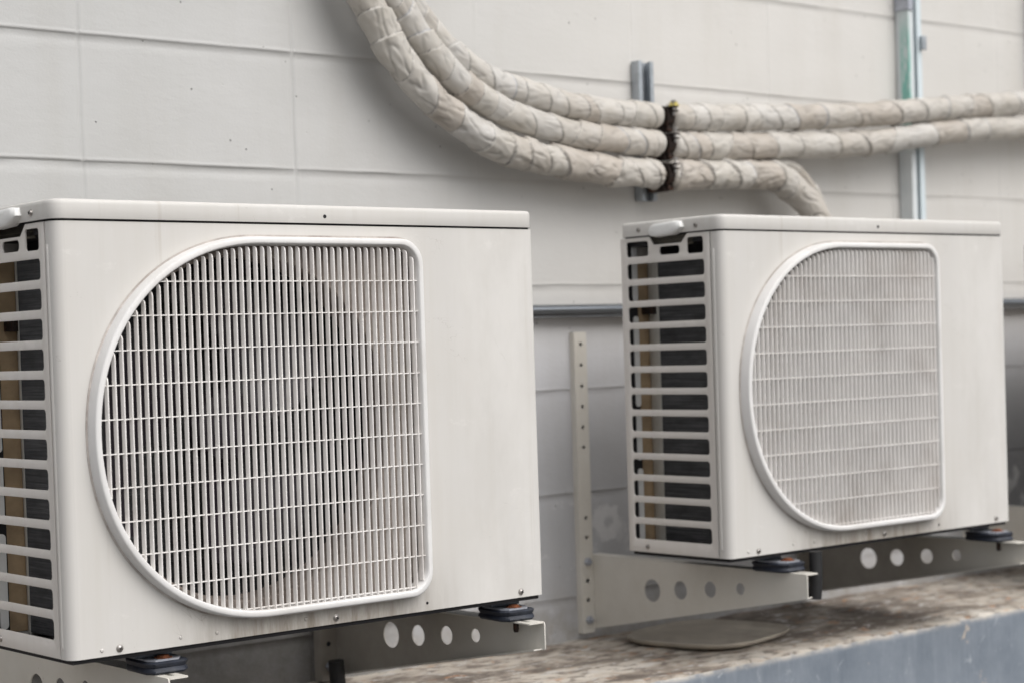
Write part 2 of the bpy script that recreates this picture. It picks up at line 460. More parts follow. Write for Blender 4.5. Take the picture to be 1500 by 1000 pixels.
# ------------------------------------------------------------------ AC unit
W, H, D, LH = .80, .566, .251, .0262
CX, CZ = .300, .2865
def grille_outline(o, n=64):
    """outline of the fan opening shrunk by o (m)"""
    rx, rz = .262-o, .2585-o; xr = .572-o; cr = .036-o*.55
    pts = []
    for k in range(n+1):           # left half from top to bottom
        a = pi/2+pi*k/n; c, s = cos(a), sin(a); e = 2/2.10
        pts.append((CX-abs(c)**e*rx, CZ+math.copysign(abs(s)**e*rz, s)))
    for k in range(9):
        a = -pi/2+pi/2*k/8; pts.append((xr-cr+cr*cos(a), CZ-rz+cr+cr*sin(a)))
    for k in range(9):
        a = pi/2*k/8; pts.append((xr-cr+cr*cos(a), CZ+rz-cr+cr*sin(a)))
    return pts
def span(pts, axis, val):
    hit = []
    n = len(pts)
    for i in range(n):
        a, b = pts[i], pts[(i+1) % n]
        if (a[axis]-val)*(b[axis]-val) < 0:
            t = (val-a[axis])/(b[axis]-a[axis]); hit.append(a[1-axis]+t*(b[1-axis]-a[1-axis]))
    return (min(hit), max(hit)) if len(hit) > 1 else None

def phillips(name, parent, loc, nrm, r=.0045, mat='screw'):
    """pan-head screw; nrm 'x' faces -x, 'y' faces -y"""
    bm = bmesh.new()
    lathe(bm, [(r*1.25, 0), (r*1.2, -.0008), (r, -.001), (r*.93, -.0022), (r*.6, -.0031), (r*.25, -.0034)], (0, 0, 0), axis=nrm, seg=20)
    o = obj(name, bm, M[mat], parent, smooth=40, loc=loc)
    b2 = bmesh.new()
    for a in (.5, .5+pi/2):
        vs = box(b2, -r*.55, r*.55, -.0038, -.0030, -r*.12, r*.12)
        bmesh.ops.rotate(b2, verts=vs, cent=(0, 0, 0), matrix=Matrix.Rotation(a, 3, 'Y'))
    if nrm == 'x': bmesh.ops.rotate(b2, verts=b2.verts[:], cent=(0, 0, 0), matrix=Matrix.Rotation(-pi/2, 3, 'Z'))
    obj('slot', b2, M['dark'], o)
    return o

def make_unit():
    u = thing('air_conditioner_unit', 'x', 'air conditioner')
    rc = .015
    # ---- front panel (front sheet + wrapped corner + narrow side return)
    bm = bmesh.new()
    plate(bm, [[(rc, .002), (W-.008, .002), (W-.008, H-.002), (rc, H-.002)], grille_outline(.010)[::-1]],
          lambda a, b, w: (a, .0008+w, b), .0008)
    prof = [(rc+rc*cos(a), rc+rc*sin(a)) for a in [1.5*pi-pi/2*k/8 for k in range(9)]]+[(0, .0245), (.0006, .0262), (.004, .0266)]
    prev = None
    for px, py in prof:
        c = [bm.verts.new((px, py, z)) for z in (.002, H-.002)]
        if prev: bm.faces.new((prev[0], c[0], c[1], prev[1]))
        prev = c
    prev = None
    for k in range(7):
        a = 1.5*pi+pi/2*k/6; c = [bm.verts.new((W-.008+.008*cos(a), .008+.008*sin(a), z)) for z in (.002, H-.002)]
        if prev: bm.faces.new((prev[0], c[0], c[1], prev[1]))
        prev = c
    c = [bm.verts.new((W, .03, z)) for z in (.002, H-.002)]; bm.faces.new((prev[0], c[0], c[1], prev[1]))
    # folded lower lip
    f = [bm.verts.new(p) for p in ((rc, 0, .002), (W-.008, 0, .002), (W-.008, .014, .0005), (rc, .014, .0005))]; bm.faces.new(f)
    fp = obj('front_panel', bm, M['front'], u, smooth=35)
    # pressed bead along the corner
    bm = bmesh.new(); rings = []
    zz = [.014, .0155, .019, .5, .531, .5345, .536]; rr = [.15, .7, 1, 1, 1, .7, .15]
    for z, r in zip(zz, rr):
        rings.append([bm.verts.new((.0006-.0022*r*cos(a), .0200+.0028*r*sin(a), z)) for a in [pi/2*(k/4-1) for k in range(9)]])
    for a, b in zip(rings, rings[1:]):
        for k in range(8): bm.faces.new((a[k], a[k+1], b[k+1], b[k]))
    obj('pressed_bead', bm, M['front'], fp, smooth=180)
    # small pressed dimples and a drilled hole
    for x, z, r, mt in ((.161, .0135, .0028, 'front'), (.2167, .013, .0028, 'front'), (.36, .0145, .003, 'front'), (.5735, .0135, .0022, 'dark'), (.045, .0106, .003, 'front')):
        bm = bmesh.new(); lathe(bm, [(r, 0), (r*.8, -.0009), (r*.4, -.0013), (.0002, -.0014)], (x, 0, z), axis='y', seg=14)
        obj('dimple' if mt == 'front' else 'drilled_hole', bm, M[mt], fp, smooth=180)
    # ---- side panel with the slots
    bm = bmesh.new()
    loops = [[(.0282, .002), (D, .002), (D, H-.0015), (.176, H-.0015), (.166, .5495), (.097, .5495), (.082, H-.0015), (.0282, H-.0015)]]
    loops.append(rrect(.044, .083, .529, .5575, .005)[::-1])
    loops.append(rrect(.1015, .1515, .5305, .5455, .006)[::-1])
    loops.append(rrect(.180, .2357, .5305, .5575, .005)[::-1])
    for k in range(13):
        zt = .5180-k*.03880
        loops.append(rrect(.0425, .2357, zt-.0272, zt, .0055)[::-1])
    plate(bm, loops, lambda a, b, w: (.0012+w, a, b), .0008, .0005)
    sp = obj('side_panel', bm, M['side'], u, smooth=30)
    # handle cup behind the notch
    bm = bmesh.new()
    prism(bm, [(.184, .5640), (.184, .5465), (.078, .5465), (.078, .5640)], lambda a, b, w: (w, a, b), .010, .012)
    box(bm, .0022, .010, .080, .182, .5462, .5478)
    obj('handle_recess', bm, M['cup'], u)
    bm = bmesh.new()
    A = [(.1690, .5700), (.1640, .5790), (.1560, .5835), (.1000, .5862), (.0905, .5850), (.0862, .5740), (.0950, .5665), (.1080, .5610), (.1500, .5590), (.1640, .5620)]
    ca, cb = sum(a for a, b in A)/len(A), sum(b for a, b in A)/len(A)
    loopsv = []
    for x, s in ((.002, 1.0), (-.009, 1.0), (-.0125, .93), (-.0145, .80), (-.0152, .4)):
        loopsv.append([bm.verts.new((x, ca+(a-ca)*s, cb+.0022+(b-cb)*s*.94)) for a, b in A])
    for p, q in zip(loopsv, loopsv[1:]):
        for i in range(len(A)): bm.faces.new((p[i], p[(i+1) % len(A)], q[(i+1) % len(A)], q[i]))
    bm.faces.new(loopsv[-1]); bm.faces.new(loopsv[0][::-1])
    obj('handle', bm, M['handle'], u, smooth=50)
    # ---- lid : cap with rounded corners and soft top edge, sheet skirt
    def lid_ring(off, z):
        r = .016+off; pts = []
        for cx, cy, a0 in ((W+off-r, D+off-r, 0), (-off+r, D+off-r, pi/2), (-off+r, -off+r, pi), (W+off-r, -off+r, 1.5*pi)):
            for k in range(9):
                a = a0+pi/2*k/8; pts.append((cx+r*cos(a), cy+r*sin(a), z))
        return pts
    bm = bmesh.new(); rings = []
    for off, z in ((.0006, H+.0028), (.0022, H+.0008), (.0024, H+.0012), (.0024, H+LH-.006), (.0018, H+LH-.003), (.0002, H+LH-.0008), (-.002, H+LH), (-.02, H+LH+.0006)):
        rings.append([bm.verts.new(p) for p in lid_ring(off, z)])
    for a, b in zip(rings, rings[1:]):
        n = len(a)
        for k in range(n): bm.faces.new((a[k], a[(k+1) % n], b[(k+1) % n], b[k]))
    bm.faces.new(rings[-1]); bm.faces.new(rings[0][::-1])
    lid = obj('lid', bm, M['paint'], u, smooth=50)
    # drilled hole in the lid skirt
    bm = bmesh.new(); lathe(bm, [(.0028, 0), (.0026, -.0006)], (.4135, -.0023, .5765), axis='y', seg=16)
    obj('drilled_hole', bm, M['dark'], lid)
    # dark liner below the lid so that the seam reads as a gap
    bm = bmesh.new(); box(bm, .010, W-.006, .0035, D-.003, H-.010, H+.002)
    obj('top_liner', bm, M['dark'], u)
    # ---- grille rim
    prof = [(-.0024, .0000), (-.0020, -.0030), (-.0004, -.0172), (.0004, -.0188), (.0018, -.0196), (.0066, -.0202), (.0078, -.0196), (.0086, -.0178), (.0096, -.0100), (.0104, .0030)]
    bm = bmesh.new(); rings = [[bm.verts.new((x, y, z)) for x, z in grille_outline(o)] for o, y in prof]
    for a, b in zip(rings, rings[1:]):
        n = len(a)
        for k in range(n): bm.faces.new((a[k], a[(k+1) % n], b[(k+1) % n], b[k]))
    gr = obj('grille', bm, M['rim'], u, smooth=60)
    bm = bmesh.new()
    plate(bm, [grille_outline(-.0046), grille_outline(.006)[::-1]], lambda a, b, w: (a, -.0006+w, b), .0005)
    obj('rim_shade', bm, M['rim_shade'], gr)  # added brown-grey strip, painting the dark shade line around the rim
    # ---- vertical bars and cross wires
    inner = grille_outline(.0100)
    bm = bmesh.new(); x = .5563-.01156*46
    while x < .566:
        s = span(inner, 0, x)
        if s and s[1]-s[0] > .02:
            z0, z1 = s
            w, d = .00195, .0066
            P = [(x-.0020, -.0092), (x-.00115, -.0150), (x-.0008, -.0160), (x, -.0164), (x+.0008, -.0160), (x+.00115, -.0150), (x+.0020, -.0092)]
            rows = []
            zt = z1-.0015
            for z, e in ((z0-.001, 0), (zt-.007, 0), (zt-.003, .001), (zt-.001, .003), (zt, .0055)):
                rows.append([bm.verts.new((px, min(py+e, -.004) if py < -.012 else py, z)) for px, py in P])
            for a, b in zip(rows, rows[1:]):
                n = len(P)
                for k in range(n): bm.faces.new((a[k], a[(k+1) % n], b[(k+1) % n], b[k]))
            bm.faces.new(rows[0][::-1]); bm.faces.new(rows[-1])
        x += .01156
    obj('vertical_bars', bm, M['bars'], gr, smooth=40)
    bm = bmesh.new()
    for k in range(11):
        z = .4852-.0444*k+.0002
        s = span(inner, 1, z)
        if s: box(bm, s[0]-.001, s[1]+.001, -.0142, -.0108, z-.0007, z+.0007)
    obj('cross_wires', bm, M['bars'], gr)
    # ---- fan shroud (sheet with circular mouth) and collar
    bm = bmesh.new()
    plate(bm, [[(.012, .006), (W-.012, .006), (W-.012, H-.012), (.012, H-.012)], circle(.286, CZ, .2390, 72)[::-1]], lambda a, b, w: (a, .014+w, b), .0008)
    rings = []
    for r, y in ((.2390, .0132), (.2370, .0145), (.2360, .020), (.2350, .066)):
        rings.append([bm.verts.new((px, y, pz)) for px, pz in circle(.286, CZ, r, 72)])
    for a, b in zip(rings, rings[1:]):
        for k in range(72): bm.faces.new((a[k], a[(k+1) % 72], b[(k+1) % 72], b[k]))
    obj('shroud', bm, M['shroud'], u, smooth=40)
    # ---- fan
    bm = bmesh.new(); lathe(bm, [(.052, .03), (.052, .006), (.047, .0), (.02, -.003), (.001, -.0035)], (CX, .092, CZ), axis='y', seg=40)
    fan = obj('fan', bm, M['fan'], u, smooth=40)
    bm = bmesh.new()
    for b in range(3):
        th0 = .5+b*2*pi/3; rows = []
        for i in range(13):
            f = i/12; r = .048+f*.158; sweep = .75*f**1.3; width = .62+.52*f
            row = []
            for j in range(11):
                g = j/10; th = th0+sweep+(g-.5)*width*1.35
                y = .108+(g-.5)*.050*(1-.35*f)+.006*cos(pi*(g-.5))
                rr = r if f < 1 else r-.018*abs(2*g-1)**3
                row.append(bm.verts.new((CX-.008+rr*cos(th), y, CZ+rr*sin(th))))
            rows.append(row)
        for p, q in zip(rows, rows[1:]):
            for j in range(10): bm.faces.new((p[j], p[j+1], q[j+1], q[j]))
    obj('blades', bm, M['fan'], fan, smooth=180)
    # ---- coil : L shape, side leg and back leg
    bm = bmesh.new(); box(bm, .043, .068, .036, .200, .016, .530); box(bm, .075, W-.06, .205, .232, .016, .545)
    obj('coil', bm, M['coil'], u)
    # partition walls keep daylight out of the fan chamber
    bm = bmesh.new(); box(bm, .0695, .0735, .026, .236, .008, H-.012); box(bm, W-.22, W-.214, .030, .232, .008, H-.012)
    box(bm, .010, W-.006, .030, .246, H-.016, H-.0105)
    obj('inner_walls', bm, M['dark'], u)
    bm = bmesh.new(); prism(bm, [(.0426, .2010), (.0600, .2440), (.0620, .2440), (.0450, .2010)], lambda a, b, w: (a, b, w), .010, .5320)
    obj('end_plate', bm, M['post'], u)
    bm = bmesh.new(); box(bm, .0340, .0605, .2455, .2468, .012, .5250, .0003)
    obj('tube_sheet', bm, M['brown'], u)
    bm = bmesh.new(); box(bm, .003, .0338, .2458, .2470, .012, .560)
    obj('rear_liner', bm, M['dark'], u)
    bm = bmesh.new()
    for z0, z1 in ((.452, .5535), (.262, .425), (.165, .250), (.018, .150)):
        prism(bm, rrect(.0180, .0300, z0, z1, .0058, 4), lambda a, b, w: (a, w, b), .2405, .2430)
    obj('guard_strip', bm, M['handle'], u, smooth=40)
    bm = bmesh.new(); box(bm, .040, .052, .212, .243, .4280, .446, .001)
    obj('clip', bm, M['darkrust'], u)
    # ---- back, far side, base
    bm = bmesh.new(); box(bm, .004, W-.001, D-.0035, D-.0015, .003, H-.002)
    obj('back_panel', bm, M['side'], u)
    bm = bmesh.new(); box(bm, W-.0020, W-.0004, .0305, D-.001, .003, H-.0015)
    obj('far_side_panel', bm, M['side'], u)
    bm = bmesh.new(); box(bm, .006, W-.006, .006, D-.0045, -.0045, .0035, .001)
    box(bm, .0045, .0075, .03, D-.012, -.0025, .0115)
    obj('base_pan', bm, M['dark'], u)
    # feet rails under the base, running front to back
    for x in (.140, .752):
        bm = bmesh.new(); box(bm, x-.028, x+.028, .036, .270, -.0135, -.0048, .0015)
        bm2 = bm
        ft = obj('foot', bm2, M['foot'], u)
    # ---- screws
    for p in ((.0705, 0, .0103), (.4110, 0, .0107), (.7535, 0, .0108)): phillips('screw', u, p, 'y', .0042)
    for p in ((-.0022, .0580, .5775), (-.0022, .2007, .5780)): phillips('screw', u, p, 'x', .0040)
    phillips('screw', u, (.0004, .2030, .0120), 'x', .0040)
    return u

U1 = make_unit()
U1['label'] = 'nearest off-white air conditioner with dark gaps showing between its grille bars'
U2 = copy_tree(U1); U2.location = (1.2525, .0346, .0076)
U2['label'] = 'second air conditioner, out past the near one, beneath the bend of the wrapped pipes'
U3 = copy_tree(U1); U3.location = (2.487, .040, .009)
U3['label'] = 'air conditioner cut off by the right edge, only its rear corner in view'
for u in (U1, U2, U3): u['group'] = 'outdoor air conditioners in a row'

# ------------------------------------------------------------------ brackets
def make_bracket(flange, yt, ztop=-.0335):
    """origin on the web plane; flange = +1 folds to +x, -1 folds to -x"""
    t = thing('wall_bracket', 'x', 'bracket')
    yw = YW-.004
    bm = bmesh.new()
    zt, zw, ztip = ztop, ztop-.148, ztop-.0435
    out = [(yt+.003, zt), (yw, zt), (yw, zw), (yt+.004, ztip), (yt+.0012, ztip+.001), (yt, ztip+.004), (yt, zt-.004), (yt+.001, zt-.001)]
    holes = [(.358, -.058, .0215), (.2825, -.0515, .0172), (.2055, -.0440, .0150), (.1300, -.0370, .0108)]
    plate(bm, [out]+[circle(a, ztop+b, r, 28)[::-1] for a, b, r in holes], lambda a, b, w: (w, a, b), .0010)
    obj('arm_web', bm, M['bracket'] if flange > 0 else M['bracket_shaded'], t, smooth=30)
    # folded flanges with elongated holes
    bm = bmesh.new(); f = flange
    slots = [rrect(f*.016-.0035, f*.016+.0035, y, y+.045, .0034, 4)[::-1] for y in (yt+.018, yt+.085, yt+.30)]
    x0, x1 = sorted((f*.0012, f*.030))
    plate(bm, [rrect(x0, x1, yt+.001, yw, .003, 3)]+slots, lambda a, b, w: (a, b, zt-.001+w), .0010)
    prism(bm, [(yt+.006, ztip+.0005), (yw, zw+.001), (yw, zw+.003), (yt+.006, ztip+.0025)], lambda a, b, w: (w, a, b), f*.0012, f*.018)
    obj('arm_flange', bm, M['bracket'], t)
    # slotted upright on the wall
    bm = bmesh.new()
    zs = [.378, .3375, .2970, .2570, .2170, .1780, .040, .0015, -.046, -.0830, -.1210, -.1600]
    loops = [rrect(-.0335, -.0012, -.1855, .402, .003, 3)]
    for k, z in enumerate(zs):
        loops.append(circle(-.0165, z, .0040 if k < 8 else .0046, 16)[::-1])
    plate(bm, loops, lambda a, b, w: (a, YW-.021+w, b), .0010)
    box(bm, -.0342, -.0322, YW-.020, YW-.002, -.185, .4015)
    obj('upright', bm, M['bracket'] if flange > 0 else M['bracket_shaded'], t)
    bm = bmesh.new(); box(bm, -.0016, -.0004, YW-.020, YW-.002, -.1835, .4000); box(bm, -.0320, -.0018, YW-.0045, YW-.003, -.1830, .3990)
    obj('upright_shade_back', bm, M['foot'], t)  # dark backing added so the holes of the upright look shaded
    for z in (-.046, -.1600):
        bm = bmesh.new(); lathe(bm, [(.0085, 0), (.0085, -.004), (.007, -.0065), (.0035, -.0068), (.0034, -.012), (.001, -.0125)], (-.0165, YW-.022, z), axis='y', seg=6)
        obj('anchor_bolt', bm, M['zinc'], t)
    return t

bl = make_bracket(1, -.030)
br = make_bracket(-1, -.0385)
specs = []
for k, (ux, uz, yl, yr) in enumerate(((0, 0, 0, 0), (1.2525, .0076, .009, .014), (2.487, .009, .01, .01))):
    a = bl if k == 0 else copy_tree(bl); a.location = (ux+.1245+(.008 if k == 1 else 0), yl, uz)
    b = br if k == 0 else copy_tree(br); b.location = (ux+.7664+(.005 if k == 1 else 0), yr, uz)
    specs += [a, b]
LB = ['cream bracket under the left end of the nearest unit, only its arm tip in view',
      'cream bracket arm with four round holes under the right end of the nearest unit',
      'cream bracket with a slotted upright between the units, its arm under the second unit',
      'shaded cream bracket arm with holes under the right end of the second unit',
      'bracket under the left end of the farthest unit, behind the second unit',
      'bracket under the right end of the farthest unit']
for o, l in zip(specs, LB): tag(o, l, 'bracket', 'cream wall brackets carrying the air conditioners')

# ------------------------------------------------------------------ rubber mounts
def make_pad():
    t = thing('rubber_mount', 'x', 'rubber mount')
    bm = bmesh.new()
    P = [(-.031, .030), (-.024, .044), (.024, .046), (.031, .034), (.031, -.030), (.022, -.040), (-.022, -.040), (-.031, -.028)]
    rows = []
    for z, s in ((0, .94), (.003, 1.0), (.0065, .97), (.0085, .93), (.0105, .97), (.0145, 1.0), (.0165, .95)):
        rows.append([bm.verts.new((x*s, y*s, z)) for x, y in P])
    for a, b in zip(rows, rows[1:]):
        for k in range(8): bm.faces.new((a[k], a[(k+1) % 8], b[(k+1) % 8], b[k]))
    bm.faces.new(rows[0][::-1]); bm.faces.new(rows[-1])
    obj('pad', bm, M['navy'], t, smooth=45)
    bm = bmesh.new()
    prism(bm, [(-.026, .028), (-.018, .038), (.018, .040), (.025, .030), (.025, -.020), (.016, -.033), (-.018, -.033), (-.026, -.020)], lambda a, b, w: (a, b, w), .0166, .0190)
    pl = obj('plate', bm, M['zinc'], t)
    bm = bmesh.new(); lathe(bm, [(.0125, .0192), (.0125, .0202), (.0085, .0204), (.0080, .0228), (.0045, .0234), (.001, .0236)], (0, -.019, 0), seg=10)
    obj('bolt', bm, M['rust'], t)
    bm = bmesh.new(); lathe(bm, [(.0035, -.020), (.0045, -.016), (.0045, -.001)], (.004, -.018, 0), seg=8)
    obj('bolt_shank', bm, M['darkrust'], t)
    return t
pad0 = make_pad(); pads = []
LP = ['navy rubber mount below the left screw of the nearest unit', 'navy rubber mount with a rusty bolt at the right foot of the nearest unit',
      'navy rubber mount at the left foot of the second unit', 'navy rubber mount at the right foot of the second unit',
      'rubber mount at the left foot of the farthest unit', 'rubber mount at the right foot of the farthest unit']
i = 0
for k, (ux, uy, uz) in enumerate(((0, 0, 0), (1.2525, .0146, .0076), (2.487, .02, .009))):
    for xx in (.147, .752):
        p = pad0 if i == 0 else copy_tree(pad0)
        p.location = (ux+xx, uy+(.042 if xx < .5 else .034), uz-.0330); p.rotation_euler = (0, 0, random.uniform(-.12, .12))
        tag(p, LP[i], 'rubber mount', 'navy rubber mounts between units and brackets'); i += 1

# ------------------------------------------------------------------ wrapped pipes
TAPE = [(.490, .466, .430), (.512, .490, .456), (.474, .446, .408), (.500, .477, .440), (.445, .408, .366), (.525, .508, .482)]
def wrapped_pipe(name, pts, r0, seed, label, pitch=(.022, .05), wr=1.0, clamp_x=None, step=.0016, group=None, lap_bias=1.0):
    rnd = random.Random(seed)
    C = catmull(pts, step); n = len(C); SEG = 76
    L = n*step
    edges = []; s = -.08
    while s < L+.1:
        edges.append((s, rnd.uniform(.25, .95)*rnd.choice((1, 1, 1, -1)), rnd.uniform(0, 2*pi), rnd.uniform(.6, 1.6)*lap_bias, rnd.choice(TAPE), rnd.random() < .16, rnd.random() < .25))
        xx = C[max(0, min(n-1, int(s/step)))].x
        s += rnd.uniform(*pitch)*(1 if xx < 1.57 else (1.25 if xx < 1.9 and name != 'branch_pipe' else 2.4))
    bm = bmesh.new(); lay = bm.verts.layers.float_color.new('tape')
    rings = []
    up0 = Vector((0, -1, 0))
    for i, c in enumerate(C):
        tdir = (C[min(n-1, i+1)]-C[max(0, i-1)]).normalized()
        a = (up0-tdir*up0.dot(tdir)).normalized(); b = tdir.cross(a)
        s = i*step
        ring = []
        pin = 1.0
        if clamp_x is not None:
            dx = (c.x-clamp_x[0])
            if c.z > .6: pin = 1-.42*math.exp(-(dx/.0155)**4)-.06*math.exp(-(dx/.035)**2)
        for k in range(SEG):
            th = 2*pi*k/SEG
            # find tape segment
            best = None; nxt = None
            for e in edges:
                se = e[0]+r0*e[1]*.85*cos(th-e[2]*.25-.4)+.0018*noise.noise((e[0]*50, cos(th)*2, sin(th)*2))
                if se > s: nxt = se; break
                best = (se, e)
            if best is None: best = (s-.02, edges[0])
            se, e = best
            if nxt is None: nxt = s+.02
            d = s-se; rem = nxt-s
            # sample noise in a segment-local frame so that creases break at tape edges
            q = Vector((s*17+e[0]*300, cos(th)*1.05+e[3]*3, sin(th)*1.05))
            q2 = Vector((s*20+th*.9*e[1]+e[0]*90, cos(th)*1.2, sin(th)*1.2+e[2]))
            nq = noise.noise(q); n2 = noise.noise(q2)
            g1 = max(0, 1-abs(n2)*5.5)*max(0, min(1, noise.noise(Vector((s*22+e[0]*50, th, 4)))*4+.7))
            cr2 = abs(noise.noise(Vector((s*38-th*1.3*e[1], cos(th)*1.8+e[2]*9, sin(th)*1.8))))
            rad = r0*(1+.060*wr*nq-.055*wr*g1-.055*wr*cr2)
            cr = nq
            lap = .0021*e[3]*min(1, max(0, d)/.0010)*max(0, 1-d/.05)
            rad += lap
            rad -= .0009*math.exp(-(rem/.0014)**2)
            rad *= 1+.03*noise.noise((s*9, seed, 0))
            rad *= pin*(1 if c.x < 1.56 or name == 'branch_pipe' else 1.05)
            p = c+a*(rad*cos(th))+b*(rad*sin(th))
            v = bm.verts.new(p)
            col = Vector(e[4])*(1+.07*nq-.22*g1)
            ed = math.exp(-(rem/.0010)**2)
            if e[6]: ed = max(ed, .8*math.exp(-(rem/.0016)**2))
            col = col.lerp(Vector((.13, .125, .13)), .80*ed*(.55+1.0*max(0, noise.noise((e[0]*70, cos(th)*1.5, sin(th)*1.5))+.3)))
            if e[5]:
                k2 = math.exp(-(rem/.0028)**2)*.6; col = col.lerp(Vector((.40, .43, .49)), k2)
            hi = math.exp(-(d/.0010)**2)*.10; col = col.lerp(Vector((.60, .58, .54)), hi)
            if pin < .8: col = col.lerp(Vector((.06, .045, .035)), min(1, (.8-pin)*4))
            v[lay] = (col.x, col.y, col.z, 1)
            ring.append(v)
        rings.append(ring)
    for A, B in zip(rings, rings[1:]):
        for k in range(SEG): bm.faces.new((A[k], A[(k+1) % SEG], B[(k+1) % SEG], B[k]))
    bm.faces.new(rings[0]); bm.faces.new(rings[-1])
    o = obj(name, bm, M['tape'], smooth=180)
    return tag(o, label, 'pipe', group)

P1 = [(.775, .47, 1.12), (0.8211, 0.47, 1.0161), (0.837, 0.47, 0.9941), (0.8661, 0.47, 0.9552), (0.8937, 0.47, 0.9098), (0.929, 0.47, 0.8724), (0.9769, 0.47, 0.8311), (1.0426, 0.47, 0.792), (1.1024, 0.47, 0.7631), (1.1613, 0.47, 0.7456), (1.2444, 0.47, 0.7341), (1.3505, 0.47, 0.723), (1.43, 0.47, 0.7165), (1.5633, 0.47, 0.7157), (1.6795, 0.47, 0.7196), (1.8004, 0.47, 0.7247), (1.875, 0.47, 0.7204), (1.925, 0.47, 0.6991), (1.9667, 0.465, 0.6685), (1.9915, 0.46, 0.6372), (2.003, 0.45, 0.5966), (2.01, .42, .52), (2.012, .36, .46), (2.012, .290, .44)]
P2 = [(.845, .478, 1.13), (0.8905, 0.4768, 1.0239), (0.9058, 0.4766, 1.0015), (0.9246, 0.4764, 0.9771), (0.9604, 0.476, 0.9358), (0.9946, 0.4757, 0.904), (1.037, 0.4753, 0.8701), (1.0752, 0.475, 0.847), (1.1327, 0.4744, 0.822), (1.181, 0.474, 0.8078), (1.2415, 0.4735, 0.796), (1.3119, 0.4729, 0.7852), (1.414, 0.472, 0.7794), (1.5678, 0.472, 0.7756), (1.7237, 0.472, 0.7779), (1.8884, 0.472, 0.7883), (2.1073, 0.472, 0.799), (2.2465, 0.472, 0.814), (2.392, 0.470, 0.8341), (2.544, 0.470, 0.8525), (2.7571, 0.472, 0.8674), (2.8915, 0.472, 0.8766), (3.3, .472, .89)]
P3 = [(.885, .487, 1.13), (0.9235, 0.4855, 1.0285), (0.9397, 0.485, 1.0059), (0.9632, 0.4843, 0.9756), (0.9969, 0.4833, 0.9438), (1.0414, 0.482, 0.9123), (1.0868, 0.4807, 0.8865), (1.136, 0.4794, 0.8687), (1.1919, 0.4779, 0.8573), (1.2462, 0.4764, 0.8477), (1.3016, 0.475, 0.8379), (1.3871, 0.4729, 0.8316), (1.5625, 0.472, 0.8304), (1.7261, 0.472, 0.8363), (1.9121, 0.472, 0.8477), (2.1326, 0.472, 0.8628), (2.3208, 0.470, 0.882), (2.5204, 0.470, 0.9022), (2.7596, 0.472, 0.9279), (2.8942, 0.472, 0.941), (3.3, .472, .972)]
P4 = [(1.79, .487, .741), (1.84, .487, .7495), (1.8801, 0.485, 0.7516), (1.9353, 0.485, 0.7496), (1.9774, 0.485, 0.725), (2.0152, 0.485, 0.6883), (2.0426, 0.485, 0.645), (2.0563, 0.485, 0.61), (2.062, .47, .54), (2.062, .40, .48), (2.062, .290, .455)]
XC = 1.555
GP = 'tape-wrapped insulated pipes on the wall'
wrapped_pipe('wrapped_pipe', P1, .0285, 3, 'lowest and most crumpled tape-wrapped pipe, dropping down behind the second unit', (.030, .080), 1.7, (XC-.007,), group=GP, lap_bias=1.5)
wrapped_pipe('wrapped_pipe', P2, .0262, 11, 'middle of the three tape-wrapped pipes held by the rusty clamps', (.028, .060), .85, (XC,), group=GP)
wrapped_pipe('wrapped_pipe', P3, .0255, 23, 'topmost of the three tape-wrapped pipes held by the rusty clamps', (.026, .058), .9, (XC-.002,), group=GP)
wrapped_pipe('branch_pipe', P4, .0125, 31, 'thin wrapped branch pipe bending down beside the lowest thick pipe', (.025, .05), .9, None, group=None)

# ------------------------------------------------------------------ struts, clamps, conduit
def strut(name, label, x0, w, depth, z0, z1, mat, group='galvanised strut channels on the wall'):
    """C-channel, open to the front with inward lips"""
    t = .0025; lip = .0095; yf = YW-.003-depth; yb = YW-.003
    if w > .045: lip = .0170
    t0 = thing(name, label, 'strut channel', (x0, 0, 0), group=group)
    P = [(0, yf), (lip, yf), (lip, yf+.007), (lip-t, yf+.007), (lip-t, yf+t), (t, yf+t), (t, yb-t), (w-t, yb-t), (w-t, yf+t), (w-lip+t, yf+t), (w-lip+t, yf+.007), (w-lip, yf+.007), (w-lip, yf), (w, yf), (w, yb), (0, yb)]
    bm = bmesh.new(); prism(bm, P, lambda a, b, c: (a, b, c), z0, z1)
    obj('channel', bm, mat, t0)
    return t0
strut('strut_channel', 'short galvanised strut channel on the wall behind the rusty pipe clamps', 1.5365, .041, .021, .668, .946, M['strut'])
s2 = strut('strut_channel', 'tall pale strut channel with green print, crossing behind the pipes on the right', 2.372, .046, .036, .30, 1.55, M['green'])
bm = bmesh.new(); box(bm, .037, .053, YW-.049, YW-.0395, 1.030, 1.062, .002)
obj('strut_nut', bm, M['darkrust'] if False else M['strut'], s2)
bm = bmesh.new(); box(bm, -.003, .015, YW-.0425, YW-.0385, 1.118, 1.50, .001); box(bm, -.0035, -.0006, YW-.0380, YW-.003, 1.118, 1.50, .001)
obj('splice_plate', bm, M['zinc'], s2)
strut('strut_channel', 'dark strut channel at the upper right corner of the photo', 2.876, .041, .036, .985, 1.55, M['zinc'])

